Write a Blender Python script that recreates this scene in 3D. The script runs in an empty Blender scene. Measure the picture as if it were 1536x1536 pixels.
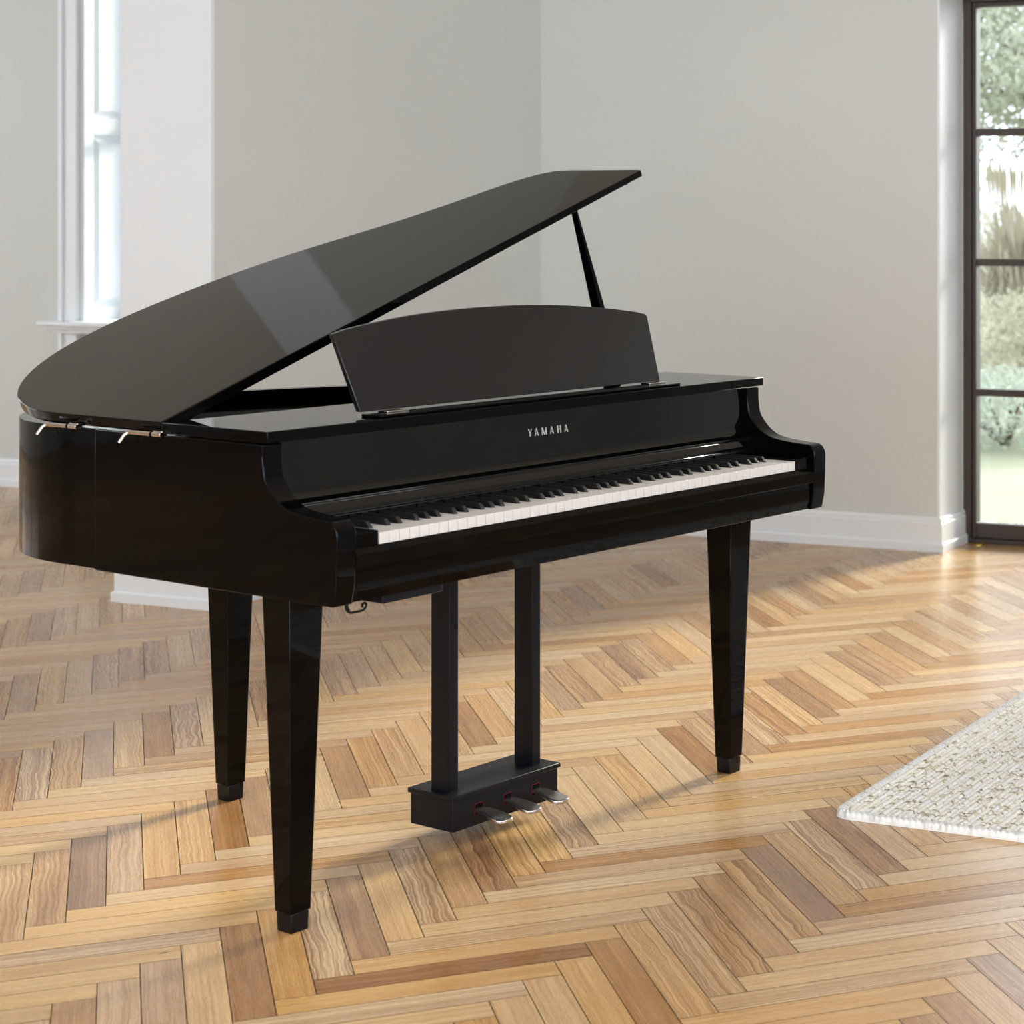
import bpy, bmesh, math, random
import numpy as np
from mathutils import Vector, Matrix
random.seed(7); rng = np.random.default_rng(7)
C = bpy.context.scene.collection
PI = math.pi

# ---------------------------------------------------------------- camera, world, light, exposure
cam = bpy.data.objects.new('camera', bpy.data.cameras.new('camera')); C.objects.link(cam)
cam.location = (-2.36207, -2.80360, 1.30961)
HEAD = math.radians(32.9447)
cam.rotation_euler = (PI/2, 0, HEAD - PI/2)
cam.data.sensor_width = 36.0
cam.data.lens = 3021.19/1536*36
cam.data.shift_x = (768-1420.65)/1536
cam.data.shift_y = (318.45-768)/1536
cam.data.clip_end = 300
cam.data.dof.use_dof = True
cam.data.dof.focus_distance = 4.4
cam.data.dof.aperture_fstop = 6.3
bpy.context.scene.camera = cam

AL = math.radians(11)                      # the room is turned 11 degrees against the piano
def R(a, b, z=0.0):
    return Vector((a*math.cos(AL)-b*math.sin(AL), a*math.sin(AL)+b*math.cos(AL), z))

world = bpy.data.worlds.new('sky'); bpy.context.scene.world = world
world.use_nodes = True
nt = world.node_tree; nt.nodes.clear()
wo = nt.nodes.new('ShaderNodeOutputWorld'); bg = nt.nodes.new('ShaderNodeBackground')
bg.inputs['Strength'].default_value = 4.2
tc = nt.nodes.new('ShaderNodeTexCoord'); nz = nt.nodes.new('ShaderNodeTexNoise'); nz.inputs['Scale'].default_value = 2.2
nz.inputs['Detail'].default_value = 6
cr = nt.nodes.new('ShaderNodeValToRGB')
cr.color_ramp.elements[0].position = .42; cr.color_ramp.elements[0].color = (.74, .85, 1, 1)
cr.color_ramp.elements[1].position = .60; cr.color_ramp.elements[1].color = (.95, .975, 1, 1)
nt.links.new(tc.outputs['Generated'], nz.inputs['Vector']); nt.links.new(nz.outputs['Fac'], cr.inputs['Fac'])
nt.links.new(cr.outputs['Color'], bg.inputs['Color']); nt.links.new(bg.outputs[0], wo.inputs[0])

def portal(a0, b0, a1, b1, z0, z1, inward):
    """a window opening: a light portal standing in the hole, looking into the room"""
    l = bpy.data.lights.new('opening_light', 'AREA'); l.shape = 'RECTANGLE'
    l.size = math.hypot(a1-a0, b1-b0); l.size_y = z1-z0
    l.cycles.is_portal = True
    o = bpy.data.objects.new('opening_light', l); C.objects.link(o)
    o.location = R((a0+a1)/2, (b0+b1)/2, (z0+z1)/2)
    d = R(*inward); o.rotation_euler = d.to_track_quat('-Z', 'Y').to_euler()

# openings of the room, three of them added for fill light: (a or b plane, range, z range)
WIN_R = dict(b0=-1.00, b1=.641, z0=0.0, z1=2.16)     # dark framed window door, right
WIN_F = dict(b0=3.55, b1=5.0125, z0=.80, z1=2.72)    # window of the far bay
FILL_L = dict(b0=-2.7, b1=2.3, z0=.45, z1=2.75)        # unseen opening added for fill light, left wall
FILL_N = dict(a0=-.6, a1=3.2, z0=.6, z1=2.75)          # unseen opening added to brighten the far bay, in its back wall
FILL_B = dict(a0=-4.2, a1=1.6, z0=1.25, z1=2.95)         # unseen opening added for fill light behind the camera
A_L, A_R, A_F, B_N, B_S, B_FAR = -4.8, 4.343, 4.40, 2.432, -4.2, 8.2
CEIL = 3.05
portal(4.70, WIN_R['b0'], 4.70, WIN_R['b1'], 0.02, 2.14, (-1, 0, 0))
def fill_light(a0, b0, a1, b1, z0, z1, inward, radiance, col):
    """fill lamp added in an opening; all but the far bay window unseen"""
    l = bpy.data.lights.new('opening_light', 'AREA'); l.shape = 'RECTANGLE'
    l.size = math.hypot(a1-a0, b1-b0); l.size_y = z1-z0; l.energy = radiance*PI*l.size*l.size_y; l.color = col
    o = bpy.data.objects.new('opening_light', l); C.objects.link(o); o.location = R((a0+a1)/2, (b0+b1)/2, (z0+z1)/2)
    o.rotation_euler = R(*inward).to_track_quat('-Z', 'Y').to_euler()
fill_light(A_L-.05, FILL_L['b0'], A_L-.05, FILL_L['b1'], FILL_L['z0'], FILL_L['z1'], (1, 0, 0), 3.7, (.85, .93, 1))
fill_light(FILL_B['a0'], B_S-.05, FILL_B['a1'], B_S-.05, FILL_B['z0'], FILL_B['z1'], (0, 1, 0), 3.3, (.90, .94, 1))
fill_light(4.86, WIN_F['b0'], 4.86, WIN_F['b1'], .82, 2.70, (-1, 0, 0), 4.6, (.90, .95, 1))
fill_light(FILL_N['a0'], B_FAR+.05, FILL_N['a1'], B_FAR+.05, FILL_N['z0'], FILL_N['z1'], (0, -1, 0), 1.1, (.90, .95, 1))
sun = bpy.data.objects.new('sun', bpy.data.lights.new('sun', 'SUN')); C.objects.link(sun)
sun.data.energy = 10.0; sun.data.angle = math.radians(12); sun.data.color = (1, .94, .80)
sun.rotation_euler = (R(-math.cos(math.radians(12)), math.sin(math.radians(12)), 0)*math.cos(math.radians(20)) - Vector((0, 0, math.sin(math.radians(20))))).to_track_quat('-Z', 'Y').to_euler()

vs = bpy.context.scene.view_settings
vs.view_transform = 'Standard'; vs.look = 'None'; vs.gamma = 1.0; vs.use_curve_mapping = False
vs.exposure = 0.0
bpy.context.scene.cycles.max_bounces = 12
bpy.context.scene.cycles.diffuse_bounces = 6
bpy.context.scene.cycles.caustics_reflective = False
bpy.context.scene.cycles.caustics_refractive = False

# ---------------------------------------------------------------- helpers
def srgb(r, g, b):
    f = lambda c: (c/255/12.92) if c/255 <= .04045 else ((c/255+.055)/1.055)**2.4
    return (f(r), f(g), f(b), 1)

def mat(name, col, rough=.5, metal=0.0, spec=.5, coat=0.0, coat_rough=.05):
    m = bpy.data.materials.new(name); m.use_nodes = True
    b = m.node_tree.nodes['Principled BSDF']
    b.inputs['Base Color'].default_value = col; b.inputs['Roughness'].default_value = rough
    b.inputs['Metallic'].default_value = metal; b.inputs['Specular IOR Level'].default_value = spec
    b.inputs['Coat Weight'].default_value = coat; b.inputs['Coat Roughness'].default_value = coat_rough
    return m

def noise_tint(m, c1, c2, scale, bump=0.0, bscale=None, detail=4):
    """two close colours mixed by noise, and a small bump"""
    t = m.node_tree; b = t.nodes['Principled BSDF']
    tc = t.nodes.new('ShaderNodeTexCoord'); n = t.nodes.new('ShaderNodeTexNoise')
    n.inputs['Scale'].default_value = scale; n.inputs['Detail'].default_value = detail
    t.links.new(tc.outputs['Object'], n.inputs['Vector'])
    mx = t.nodes.new('ShaderNodeMix'); mx.data_type = 'RGBA'
    mx.inputs[6].default_value = c1; mx.inputs[7].default_value = c2
    t.links.new(n.outputs['Fac'], mx.inputs[0]); t.links.new(mx.outputs[2], b.inputs['Base Color'])
    if bump:
        n2 = t.nodes.new('ShaderNodeTexNoise'); n2.inputs['Scale'].default_value = bscale or scale*8
        n2.inputs['Detail'].default_value = 5
        t.links.new(tc.outputs['Object'], n2.inputs['Vector'])
        bp = t.nodes.new('ShaderNodeBump'); bp.inputs['Strength'].default_value = bump; bp.inputs['Distance'].default_value = .004
        t.links.new(n2.outputs['Fac'], bp.inputs['Height']); t.links.new(bp.outputs[0], b.inputs['Normal'])
    return m

def link(name, me, m, parent=None, bevel=0.0, sharp=35, seg=2):
    bm = bmesh.new(); bm.from_mesh(me)
    bmesh.ops.recalc_face_normals(bm, faces=bm.faces)
    lim = math.radians(sharp)
    for e in bm.edges:
        e.smooth = not (len(e.link_faces) == 2 and e.calc_face_angle(0) > lim)
    for f in bm.faces: f.smooth = True
    bm.to_mesh(me); bm.free()
    o = bpy.data.objects.new(name, me); C.objects.link(o)
    for x in (m if isinstance(m, (list, tuple)) else [m]): me.materials.append(x)
    if bevel:
        b = o.modifiers.new('bevel', 'BEVEL'); b.width = bevel; b.segments = seg
        b.limit_method = 'ANGLE'; b.angle_limit = math.radians(max(sharp, 35)); b.use_clamp_overlap = True
        b.harden_normals = False
    if parent is not None:
        o.parent = parent
    return o

class MB:
    """collects simple shapes into one mesh"""
    def __init__(s): s.v = []; s.f = []
    def add(s, v, f):
        n = len(s.v); s.v += [tuple(p) for p in v]; s.f += [tuple(i+n for i in q) for q in f]; return s
    def box(s, x0, x1, y0, y1, z0, z1, T=None):
        v = [(x, y, z) for z in (z0, z1) for y in (y0, y1) for x in (x0, x1)]
        if T: v = [T(*p) for p in v]
        return s.add(v, [(0,2,3,1),(4,5,7,6),(0,1,5,4),(2,6,7,3),(0,4,6,2),(1,3,7,5)])
    def prism(s, pts, axis, c0, c1, T=None):
        """extrude a 2-D outline along x ('x': pts are (y,z)), y ('y': (x,z)) or z ('z': (x,y))"""
        def P(p, c):
            q = {'x': (c, p[0], p[1]), 'y': (p[0], c, p[1]), 'z': (p[0], p[1], c)}[axis]
            return T(*q) if T else q
        n = len(pts)
        v = [P(p, c0) for p in pts] + [P(p, c1) for p in pts]
        f = [tuple(range(n)), tuple(range(2*n-1, n-1, -1))]
        f += [(i, (i+1) % n, n+(i+1) % n, n+i) for i in range(n)]
        return s.add(v, f)
    def frustum(s, c0, h0, c1, h1):
        """box whose bottom (centre c0, half sizes h0) and top differ"""
        v = []
        for c, h in ((c0, h0), (c1, h1)):
            for sx, sy in ((-1,-1), (1,-1), (1,1), (-1,1)): v.append((c[0]+sx*h[0], c[1]+sy*h[1], c[2]))
        return s.add(v, [(3,2,1,0),(4,5,6,7),(0,1,5,4),(1,2,6,5),(2,3,7,6),(3,0,4,7)])
    def tube(s, pts, r, n=10, cap=True):
        pts = [Vector(p) for p in pts]; rings = []
        rs = r if isinstance(r, (list, tuple)) else [r]*len(pts)
        up = None
        for i, p in enumerate(pts):
            d = (pts[min(i+1, len(pts)-1)] - pts[max(i-1, 0)]).normalized()
            if up is None: up = d.orthogonal().normalized()
            up = (up - d*up.dot(d)).normalized(); side = d.cross(up)
            rings.append([p + (up*math.cos(2*PI*k/n) + side*math.sin(2*PI*k/n))*rs[i] for k in range(n)])
        v = [q for rg in rings for q in rg]
        f = [(i*n+k, i*n+(k+1) % n, (i+1)*n+(k+1) % n, (i+1)*n+k) for i in range(len(pts)-1) for k in range(n)]
        if cap: f += [tuple(range(n-1, -1, -1)), tuple(range((len(pts)-1)*n, len(pts)*n))]
        return s.add(v, f)
    def mesh(s, name):
        me = bpy.data.meshes.new(name); me.from_pydata(s.v, [], s.f); me.update(); return me
    def build(s, name, m, parent=None, bevel=0.0, sharp=35, seg=2):
        return link(name, s.mesh(name), m, parent, bevel, sharp, seg)

def smooth_curve(pts, n=6):
    """Catmull-Rom through the points (open)"""
    P = [Vector(p) for p in pts]; out = []
    for i in range(len(P)-1):
        p0 = P[max(i-1, 0)]; p1 = P[i]; p2 = P[i+1]; p3 = P[min(i+2, len(P)-1)]
        for k in range(n):
            t = k/n
            out.append(.5*((2*p1)+(p2-p0)*t+(2*p0-5*p1+4*p2-p3)*t*t+(-p0+3*p1-3*p2+p3)*t**3))
    out.append(P[-1]); return [tuple(p) for p in out]

def thing(name, label, cat, loc=(0, 0, 0), group=None):
    o = bpy.data.objects.new(name, None); C.objects.link(o); o.location = loc
    o.empty_display_size = .1
    o['label'] = label; o['category'] = cat
    if group: o['group'] = group
    return o
def tag(o, label, cat, group=None, kind=None):
    o['label'] = label; o['category'] = cat
    if group: o['group'] = group
    if kind: o['kind'] = kind
    return o
def struct(o): o['kind'] = 'structure'; return o

# ---------------------------------------------------------------- materials
WALL = noise_tint(mat('wall_plaster', srgb(210,213,213), .9), srgb(207,211,209), srgb(215,218,217), 1.3, .25, 60)
TRIM = noise_tint(mat('white_trim_paint', srgb(232,238,243), .45), srgb(230,236,241), srgb(236,241,246), 2, .05, 30)
CEILM = mat('ceiling_plaster', srgb(225,223,218), .9)
FRAME = noise_tint(mat('dark_bronze_frame', srgb(62,54,52), .45, 0, .5), srgb(60,52,50), srgb(72,63,60), 3)
LACQ = noise_tint(mat('black_piano_lacquer', srgb(6,5,6), .035, 0, .125), srgb(4,3,4), srgb(7,6,6), 1)
LACQ2 = noise_tint(mat('black_fallboard_lacquer', srgb(6,5,7), .06, 0, .42), srgb(4,3,4), srgb(7,6,7), 1)
SATIN = noise_tint(mat('satin_black_paint', srgb(11,12,19), .42, 0, .22), srgb(9,10,17), srgb(13,14,22), 5)
MATTE = mat('black_felt', srgb(5,5,6), .95, 0, .1)
CHROME = mat('polished_chrome', srgb(225,220,218), .12, 1)
WKEY = noise_tint(mat('white_key', srgb(212,207,203), .3), srgb(209,203,199), srgb(216,212,208), 9)
BKEY = mat('black_key', srgb(16,15,16), .35)
SILVER = mat('silver_letter', srgb(225,225,225), .25, .7)
RED = mat('red_felt', srgb(112,6,18), .8)
PEDAL = mat('brushed_pedal_metal', srgb(205,198,195), .27, 1)
BRASS = mat('brass', srgb(215,180,90), .3, 1)

def wood_material():
    m = bpy.data.materials.new('oak_parquet'); m.use_nodes = True
    t = m.node_tree; N = t.nodes; L = t.links; b = N['Principled BSDF']
    def nd(k, **kw):
        n = N.new(k)
        for a, v in kw.items(): setattr(n, a, v)
        return n
    def math_(op, a, b_=None, c=None):
        n = nd('ShaderNodeMath', operation=op)
        for i, x in enumerate((a, b_, c)):
            if x is None: continue
            if isinstance(x, (int, float)): n.inputs[i].default_value = x
            else: L.new(x, n.inputs[i])
        return n.outputs[0]
    uv = nd('ShaderNodeUVMap', uv_map='plank'); at = nd('ShaderNodeAttribute', attribute_name='tone')
    sep = nd('ShaderNodeSeparateColor'); L.new(at.outputs['Color'], sep.inputs[0])
    tone, rnd, cath = sep.outputs[0], sep.outputs[1], sep.outputs[2]
    sx = nd('ShaderNodeSeparateXYZ'); L.new(uv.outputs[0], sx.inputs[0])
    u, v = sx.outputs[0], sx.outputs[1]
    def vec(x, y, z):
        c = nd('ShaderNodeCombineXYZ')
        for i, q in enumerate((x, y, z)):
            if isinstance(q, (int, float)): c.inputs[i].default_value = q
            else: L.new(q, c.inputs[i])
        return c.outputs[0]
    zoff = math_('MULTIPLY', rnd, 37.0)
    # slow wander of the grain
    n1 = nd('ShaderNodeTexNoise'); n1.inputs['Scale'].default_value = 1; n1.inputs['Detail'].default_value = 2.5
    L.new(vec(math_('MULTIPLY', u, 9), math_('MULTIPLY', v, 16), zoff), n1.inputs['Vector'])
    wander = math_('MULTIPLY', math_('SUBTRACT', n1.outputs['Fac'], .5), math_('MULTIPLY_ADD', cath, .034, .005))
    vv = math_('ADD', v, wander)
    # growth rings: thin dark lines
    n2 = nd('ShaderNodeTexNoise'); n2.inputs['Scale'].default_value = 1; n2.inputs['Detail'].default_value = 3
    L.new(vec(math_('MULTIPLY', u, 1.2), math_('MULTIPLY', vv, 250), zoff), n2.inputs['Vector'])
    ring = nd('ShaderNodeMapRange'); ring.inputs[1].default_value = .36; ring.inputs[2].default_value = .62
    L.new(n2.outputs['Fac'], ring.inputs[0])
    # fine fibres
    n3 = nd('ShaderNodeTexNoise'); n3.inputs['Scale'].default_value = 1; n3.inputs['Detail'].default_value = 4
    L.new(vec(math_('MULTIPLY', u, 22), math_('MULTIPLY', vv, 900), zoff), n3.inputs['Vector'])
    # broad patches along the plank
    n4 = nd('ShaderNodeTexNoise'); n4.inputs['Scale'].default_value = 1; n4.inputs['Detail'].default_value = 2
    L.new(vec(math_('MULTIPLY', u, 4), math_('MULTIPLY', vv, 34), math_('ADD', zoff, 9)), n4.inputs['Vector'])
    base = nd('ShaderNodeValToRGB'); e = base.color_ramp.elements
    e[0].position = 0; e[0].color = srgb(132,92,56)
    e[1].position = 1; e[1].color = srgb(230,201,150)
    for p, c in ((.25, srgb(166,120,74)), (.5, srgb(200,156,100)), (.72, srgb(216,178,123))):
        q = base.color_ramp.elements.new(p); q.color = c
    tn = math_('ADD', tone, math_('MULTIPLY', math_('SUBTRACT', n4.outputs['Fac'], .5), .34))
    L.new(tn, base.inputs['Fac'])
    mx = nd('ShaderNodeMix', data_type='RGBA', blend_type='MULTIPLY')
    mx.inputs[7].default_value = srgb(186,160,134)
    L.new(math_('MULTIPLY', math_('SUBTRACT', 1, ring.outputs[0]), math_('MULTIPLY_ADD', cath, .75, .42)), mx.inputs[0]); L.new(base.outputs['Color'], mx.inputs[6])
    mx2 = nd('ShaderNodeMix', data_type='RGBA', blend_type='MULTIPLY'); mx2.inputs[7].default_value = srgb(205,188,170)
    L.new(math_('MULTIPLY', math_('SUBTRACT', n3.outputs['Fac'], .38), 1.5), mx2.inputs[0]); L.new(mx.outputs[2], mx2.inputs[6])
    # a few knots
    vo = nd('ShaderNodeTexVoronoi', feature='F1'); vo.inputs['Scale'].default_value = 1
    L.new(vec(math_('MULTIPLY', u, 2.2), math_('MULTIPLY', v, 6.6), zoff), vo.inputs['Vector'])
    kn = nd('ShaderNodeMapRange'); kn.inputs[1].default_value = .028; kn.inputs[2].default_value = .012
    L.new(vo.outputs['Distance'], kn.inputs[0])
    mx3 = nd('ShaderNodeMix', data_type='RGBA'); mx3.inputs[7].default_value = srgb(84,56,38)
    L.new(kn.outputs[0], mx3.inputs[0]); L.new(mx2.outputs[2], mx3.inputs[6])
    hs = nd('ShaderNodeHueSaturation'); hs.inputs['Saturation'].default_value = 1.0
    L.new(mx3.outputs[2], hs.inputs['Color']); L.new(math_('MULTIPLY_ADD', rnd, .25, .76), hs.inputs['Saturation'])
    L.new(hs.outputs[0], b.inputs['Base Color'])
    L.new(math_('MULTIPLY_ADD', n3.outputs['Fac'], .12, .21), b.inputs['Roughness'])
    b.inputs['Specular IOR Level'].default_value = .45
    bp = nd('ShaderNodeBump'); bp.inputs['Strength'].default_value = .18; bp.inputs['Distance'].default_value = .0006
    L.new(math_('ADD', ring.outputs[0], math_('MULTIPLY', n3.outputs['Fac'], .6)), bp.inputs['Height']); L.new(bp.outputs[0], b.inputs['Normal'])
    return m
OAK = wood_material()
GAP = mat('parquet_joint', srgb(38,24,16), .9)

# ---------------------------------------------------------------- floor
TH = math.radians(55.2817); PW, PL = .0681127, .465877; P0 = Vector((-.03445, .59816))
U2 = Vector((math.cos(TH), math.sin(TH))); W2 = Vector((U2.y, -U2.x))
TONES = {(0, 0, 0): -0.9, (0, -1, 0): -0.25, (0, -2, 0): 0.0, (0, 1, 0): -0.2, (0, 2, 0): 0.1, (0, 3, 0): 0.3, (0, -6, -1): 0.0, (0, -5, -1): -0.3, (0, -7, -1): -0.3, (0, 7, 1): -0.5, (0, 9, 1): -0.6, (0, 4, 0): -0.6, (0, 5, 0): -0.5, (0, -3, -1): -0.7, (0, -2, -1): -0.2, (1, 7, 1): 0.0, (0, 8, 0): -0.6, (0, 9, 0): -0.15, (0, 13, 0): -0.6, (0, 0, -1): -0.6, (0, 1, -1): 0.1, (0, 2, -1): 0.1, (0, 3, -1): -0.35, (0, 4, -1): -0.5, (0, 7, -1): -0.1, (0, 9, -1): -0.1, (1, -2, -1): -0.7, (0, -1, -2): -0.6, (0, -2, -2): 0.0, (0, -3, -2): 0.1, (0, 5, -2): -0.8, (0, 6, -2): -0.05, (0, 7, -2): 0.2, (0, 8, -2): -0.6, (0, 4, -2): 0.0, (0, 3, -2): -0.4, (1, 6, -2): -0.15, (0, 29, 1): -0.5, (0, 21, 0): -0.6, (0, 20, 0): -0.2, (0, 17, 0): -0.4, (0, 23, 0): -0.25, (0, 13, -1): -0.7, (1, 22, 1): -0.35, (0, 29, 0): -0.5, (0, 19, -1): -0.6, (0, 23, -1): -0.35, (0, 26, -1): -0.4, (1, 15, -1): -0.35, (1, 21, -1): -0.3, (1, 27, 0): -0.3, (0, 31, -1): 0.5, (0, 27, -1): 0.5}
def build_floor():
    v, f, uvs, cols, mi = [], [], [], [], []
    g = .00085
    for k in range(-150, 190):
        for m in range(-22, 22):
            for kind in (0, 1):
                pu = k*PW+m*PL; pw = k*PW-m*PL
                if kind == 0: u0, u1, w0, w1 = pu, pu+PL, pw-PW, pw
                else: u0, u1, w0, w1 = pu, pu+PW, pw, pw+PL
                c = P0 + U2*((u0+u1)/2) + W2*((w0+w1)/2)
                a = c.x*math.cos(AL)+c.y*math.sin(AL); b = -c.x*math.sin(AL)+c.y*math.cos(AL)
                if not (A_L-.4 < a < 4.95 and B_S-.4 < b < B_FAR+.3): continue
                rr = random.Random(hash((kind, k, m)) & 0xffffffff)
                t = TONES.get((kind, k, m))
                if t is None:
                    t = rr.choice([-.45, -.25, -.1, 0, .05, .1, .15, .25, .3, .4]) if kind == 0 else rr.choice([-.3, -.1, .05, .15, .2, .25, .3, .35, .45])  # crosswise planks run paler, the grain's directional sheen put into their tone
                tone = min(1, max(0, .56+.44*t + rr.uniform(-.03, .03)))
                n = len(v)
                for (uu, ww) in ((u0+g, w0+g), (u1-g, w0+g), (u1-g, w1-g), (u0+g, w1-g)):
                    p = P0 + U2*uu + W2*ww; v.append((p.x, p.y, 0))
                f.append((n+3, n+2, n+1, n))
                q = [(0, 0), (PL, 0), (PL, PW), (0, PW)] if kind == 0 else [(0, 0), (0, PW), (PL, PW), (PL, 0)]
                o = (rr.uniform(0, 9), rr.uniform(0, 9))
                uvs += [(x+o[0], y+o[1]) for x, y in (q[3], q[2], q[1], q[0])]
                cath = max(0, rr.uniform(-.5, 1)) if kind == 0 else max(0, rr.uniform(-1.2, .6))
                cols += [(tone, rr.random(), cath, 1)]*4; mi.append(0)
    n = len(v)
    cs = [R(A_L-.3, B_S-.3), R(4.95, B_S-.3), R(4.95, B_FAR+.2), R(A_L-.3, B_FAR+.2)]
    for z in (-.0018, -.08):
        for c in cs: v.append((c.x, c.y, z))
    for q in ((n, n+1, n+2, n+3), (n+7, n+6, n+5, n+4), (n+4, n+5, n+1, n), (n+5, n+6, n+2, n+1), (n+6, n+7, n+3, n+2), (n+7, n+4, n, n+3)):
        f.append(q); uvs += [(0, 0)]*4; cols += [(0, 0, 0, 1)]*4; mi.append(1)
    me = bpy.data.meshes.new('floor'); me.from_pydata(v, [], f); me.update()
    uvl = me.uv_layers.new(name='plank'); uvl.data.foreach_set('uv', [c for p in uvs for c in p])
    ca = me.color_attributes.new('tone', 'FLOAT_COLOR', 'CORNER'); ca.data.foreach_set('color', [c for p in cols for c in p])
    me.materials.append(OAK); me.materials.append(GAP); me.polygons.foreach_set('material_index', mi)
    o = bpy.data.objects.new('floor', me); C.objects.link(o); struct(o)
build_floor()

# ---------------------------------------------------------------- room shell (all in room coordinates a, b)
def rbox(mb, a0, a1, b0, b1, z0, z1): return mb.box(a0, a1, b0, b1, z0, z1, T=lambda a, b, z: R(a, b, z))
def wall_with_hole(name, a0, a1, b0, b1, hb0, hb1, hz0, hz1):
    m = MB()
    rbox(m, a0, a1, b0, hb0, 0, CEIL); rbox(m, a0, a1, hb1, b1, 0, CEIL)
    if hz0 > 0: rbox(m, a0, a1, hb0, hb1, 0, hz0)
    rbox(m, a0, a1, hb0, hb1, hz1, CEIL)
    return struct(m.build(name, WALL, sharp=10))
wall_with_hole('wall_right', A_R, A_R+.42, B_S, B_N+.10, WIN_R['b0'], WIN_R['b1'], 0, WIN_R['z1'])
# the far bay: wall in the same line, with a deep niche under its window
m = MB(); F = WIN_F
rbox(m, A_F, A_F+.5, B_N+.10, F['b0'], 0, CEIL); rbox(m, A_F, A_F+.5, F['b1'], B_FAR+.2, 0, CEIL)
rbox(m, A_F, A_F+.5, F['b0'], F['b1'], F['z1'], CEIL); rbox(m, A_F+.16, A_F+.5, F['b0'], F['b1'], 0, F['z0']-.01)
struct(m.build('wall_far_bay', WALL, sharp=10))
wall_with_hole('wall_left', A_L-.4, A_L, B_S, B_FAR, FILL_L['b0'], FILL_L['b1'], FILL_L['z0'], FILL_L['z1'])
m = MB(); q = FILL_B
rbox(m, A_L-.4, q['a0'], B_S-.3, B_S, 0, CEIL); rbox(m, q['a1'], A_R+.42, B_S-.3, B_S, 0, CEIL)
rbox(m, q['a0'], q['a1'], B_S-.3, B_S, 0, q['z0']); rbox(m, q['a0'], q['a1'], B_S-.3, B_S, q['z1'], CEIL)
struct(m.build('wall_front', WALL, sharp=10))
m = MB(); q = FILL_N
rbox(m, A_L-.4, q['a0'], B_FAR, B_FAR+.3, 0, CEIL); rbox(m, q['a1'], A_F+.5, B_FAR, B_FAR+.3, 0, CEIL)
rbox(m, q['a0'], q['a1'], B_FAR, B_FAR+.3, 0, q['z0']); rbox(m, q['a0'], q['a1'], B_FAR, B_FAR+.3, q['z1'], CEIL)
struct(m.build('wall_back', WALL, sharp=10))
m = MB(); rbox(m, 2.415, A_F, B_N+.001, B_N+.385, 0, CEIL); struct(m.build('wall_partition', WALL, sharp=10))
m = MB(); rbox(m, 2.400, 2.4148, B_N, B_N+.386, 0, CEIL); struct(m.build('trim_1', TRIM, sharp=10))       # white end of the partition
m = MB(); rbox(m, A_R+.001, A_R+.24, WIN_R['b1'], WIN_R['b1']+.012, 0.0, WIN_R['z1']+.02)
o = m.build('trim_2', TRIM, sharp=10); o.location = R(0, -.0125); struct(o)                                  # white jamb of the window door
m = MB(); rbox(m, A_L-.6, A_F+.7, B_S-.4, B_FAR+.4, CEIL, CEIL+.2); struct(m.build('ceiling', CEILM, sharp=10))

# baseboards: plinth, flat face and a small moulded top
PROF = [(0, 0), (.022, 0), (.022, .030), (.019, .034), (.014, .036), (.014, .108), (.010, .113), (.012, .118), (.010, .126), (.004, .132), (0, .132)]
def baseboard(name, p0, p1, n, miter0=0, miter1=0):
    """board from p0 to p1 (room a,b), standing out along n; the ends are mitred by +1/-1"""
    d = Vector((p1[0]-p0[0], p1[1]-p0[1])).normalized(); N_ = Vector(n); v = []
    for p, mt, sgn in ((p0, miter0, -1), (p1, miter1, 1)):
        for (o, z) in PROF:
            q = Vector(p) + N_*o + d*(sgn*mt*o); v.append(tuple(R(q.x, q.y, z)))
    k = len(PROF)
    f = [tuple(range(k)), tuple(range(2*k-1, k-1, -1))] + [(i, (i+1) % k, k+(i+1) % k, k+i) for i in range(k)]
    struct(MB().add(v, f).build(name, TRIM, sharp=25))
baseboard('baseboard_right', (A_R, B_N), (A_R, WIN_R['b1']-.013), (-1, 0), -1, 1)
baseboard('baseboard_jamb', (A_R, WIN_R['b1']-.013), (A_R+.238, WIN_R['b1']-.013), (0, -1), 1, 0)
baseboard('baseboard_back', (A_R, B_N), (2.400, B_N), (0, -1), -1, 1)
baseboard('baseboard_partition', (2.400, B_N), (2.400, B_N+.386), (-1, 0), 1, 1)
baseboard('baseboard_far', (A_F, B_N+.387), (A_F, 4.99), (-1, 0))
baseboard('baseboard_far_left', (A_F, 5.13), (A_F, B_FAR), (-1, 0))
baseboard('baseboard_front', (A_L, B_S), (A_R, B_S), (0, 1))
baseboard('baseboard_left', (A_L, B_S), (A_L, B_FAR), (1, 0))

# ---------------------------------------------------------------- window glass
def glass_mat():
    m = bpy.data.materials.new('window_glass'); m.use_nodes = True
    t = m.node_tree; t.nodes.clear(); o = t.nodes.new('ShaderNodeOutputMaterial')
    tr = t.nodes.new('ShaderNodeBsdfTransparent'); tr.inputs[0].default_value = (.97, .985, .98, 1)
    gl = t.nodes.new('ShaderNodeBsdfGlossy'); gl.inputs['Roughness'].default_value = .01
    fr = t.nodes.new('ShaderNodeFresnel'); fr.inputs[0].default_value = 1.45
    mx = t.nodes.new('ShaderNodeMixShader')
    t.links.new(fr.outputs[0], mx.inputs[0]); t.links.new(tr.outputs[0], mx.inputs[1]); t.links.new(gl.outputs[0], mx.inputs[2])
    t.links.new(mx.outputs[0], o.inputs[0]); return m
GLASS = glass_mat()

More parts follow.
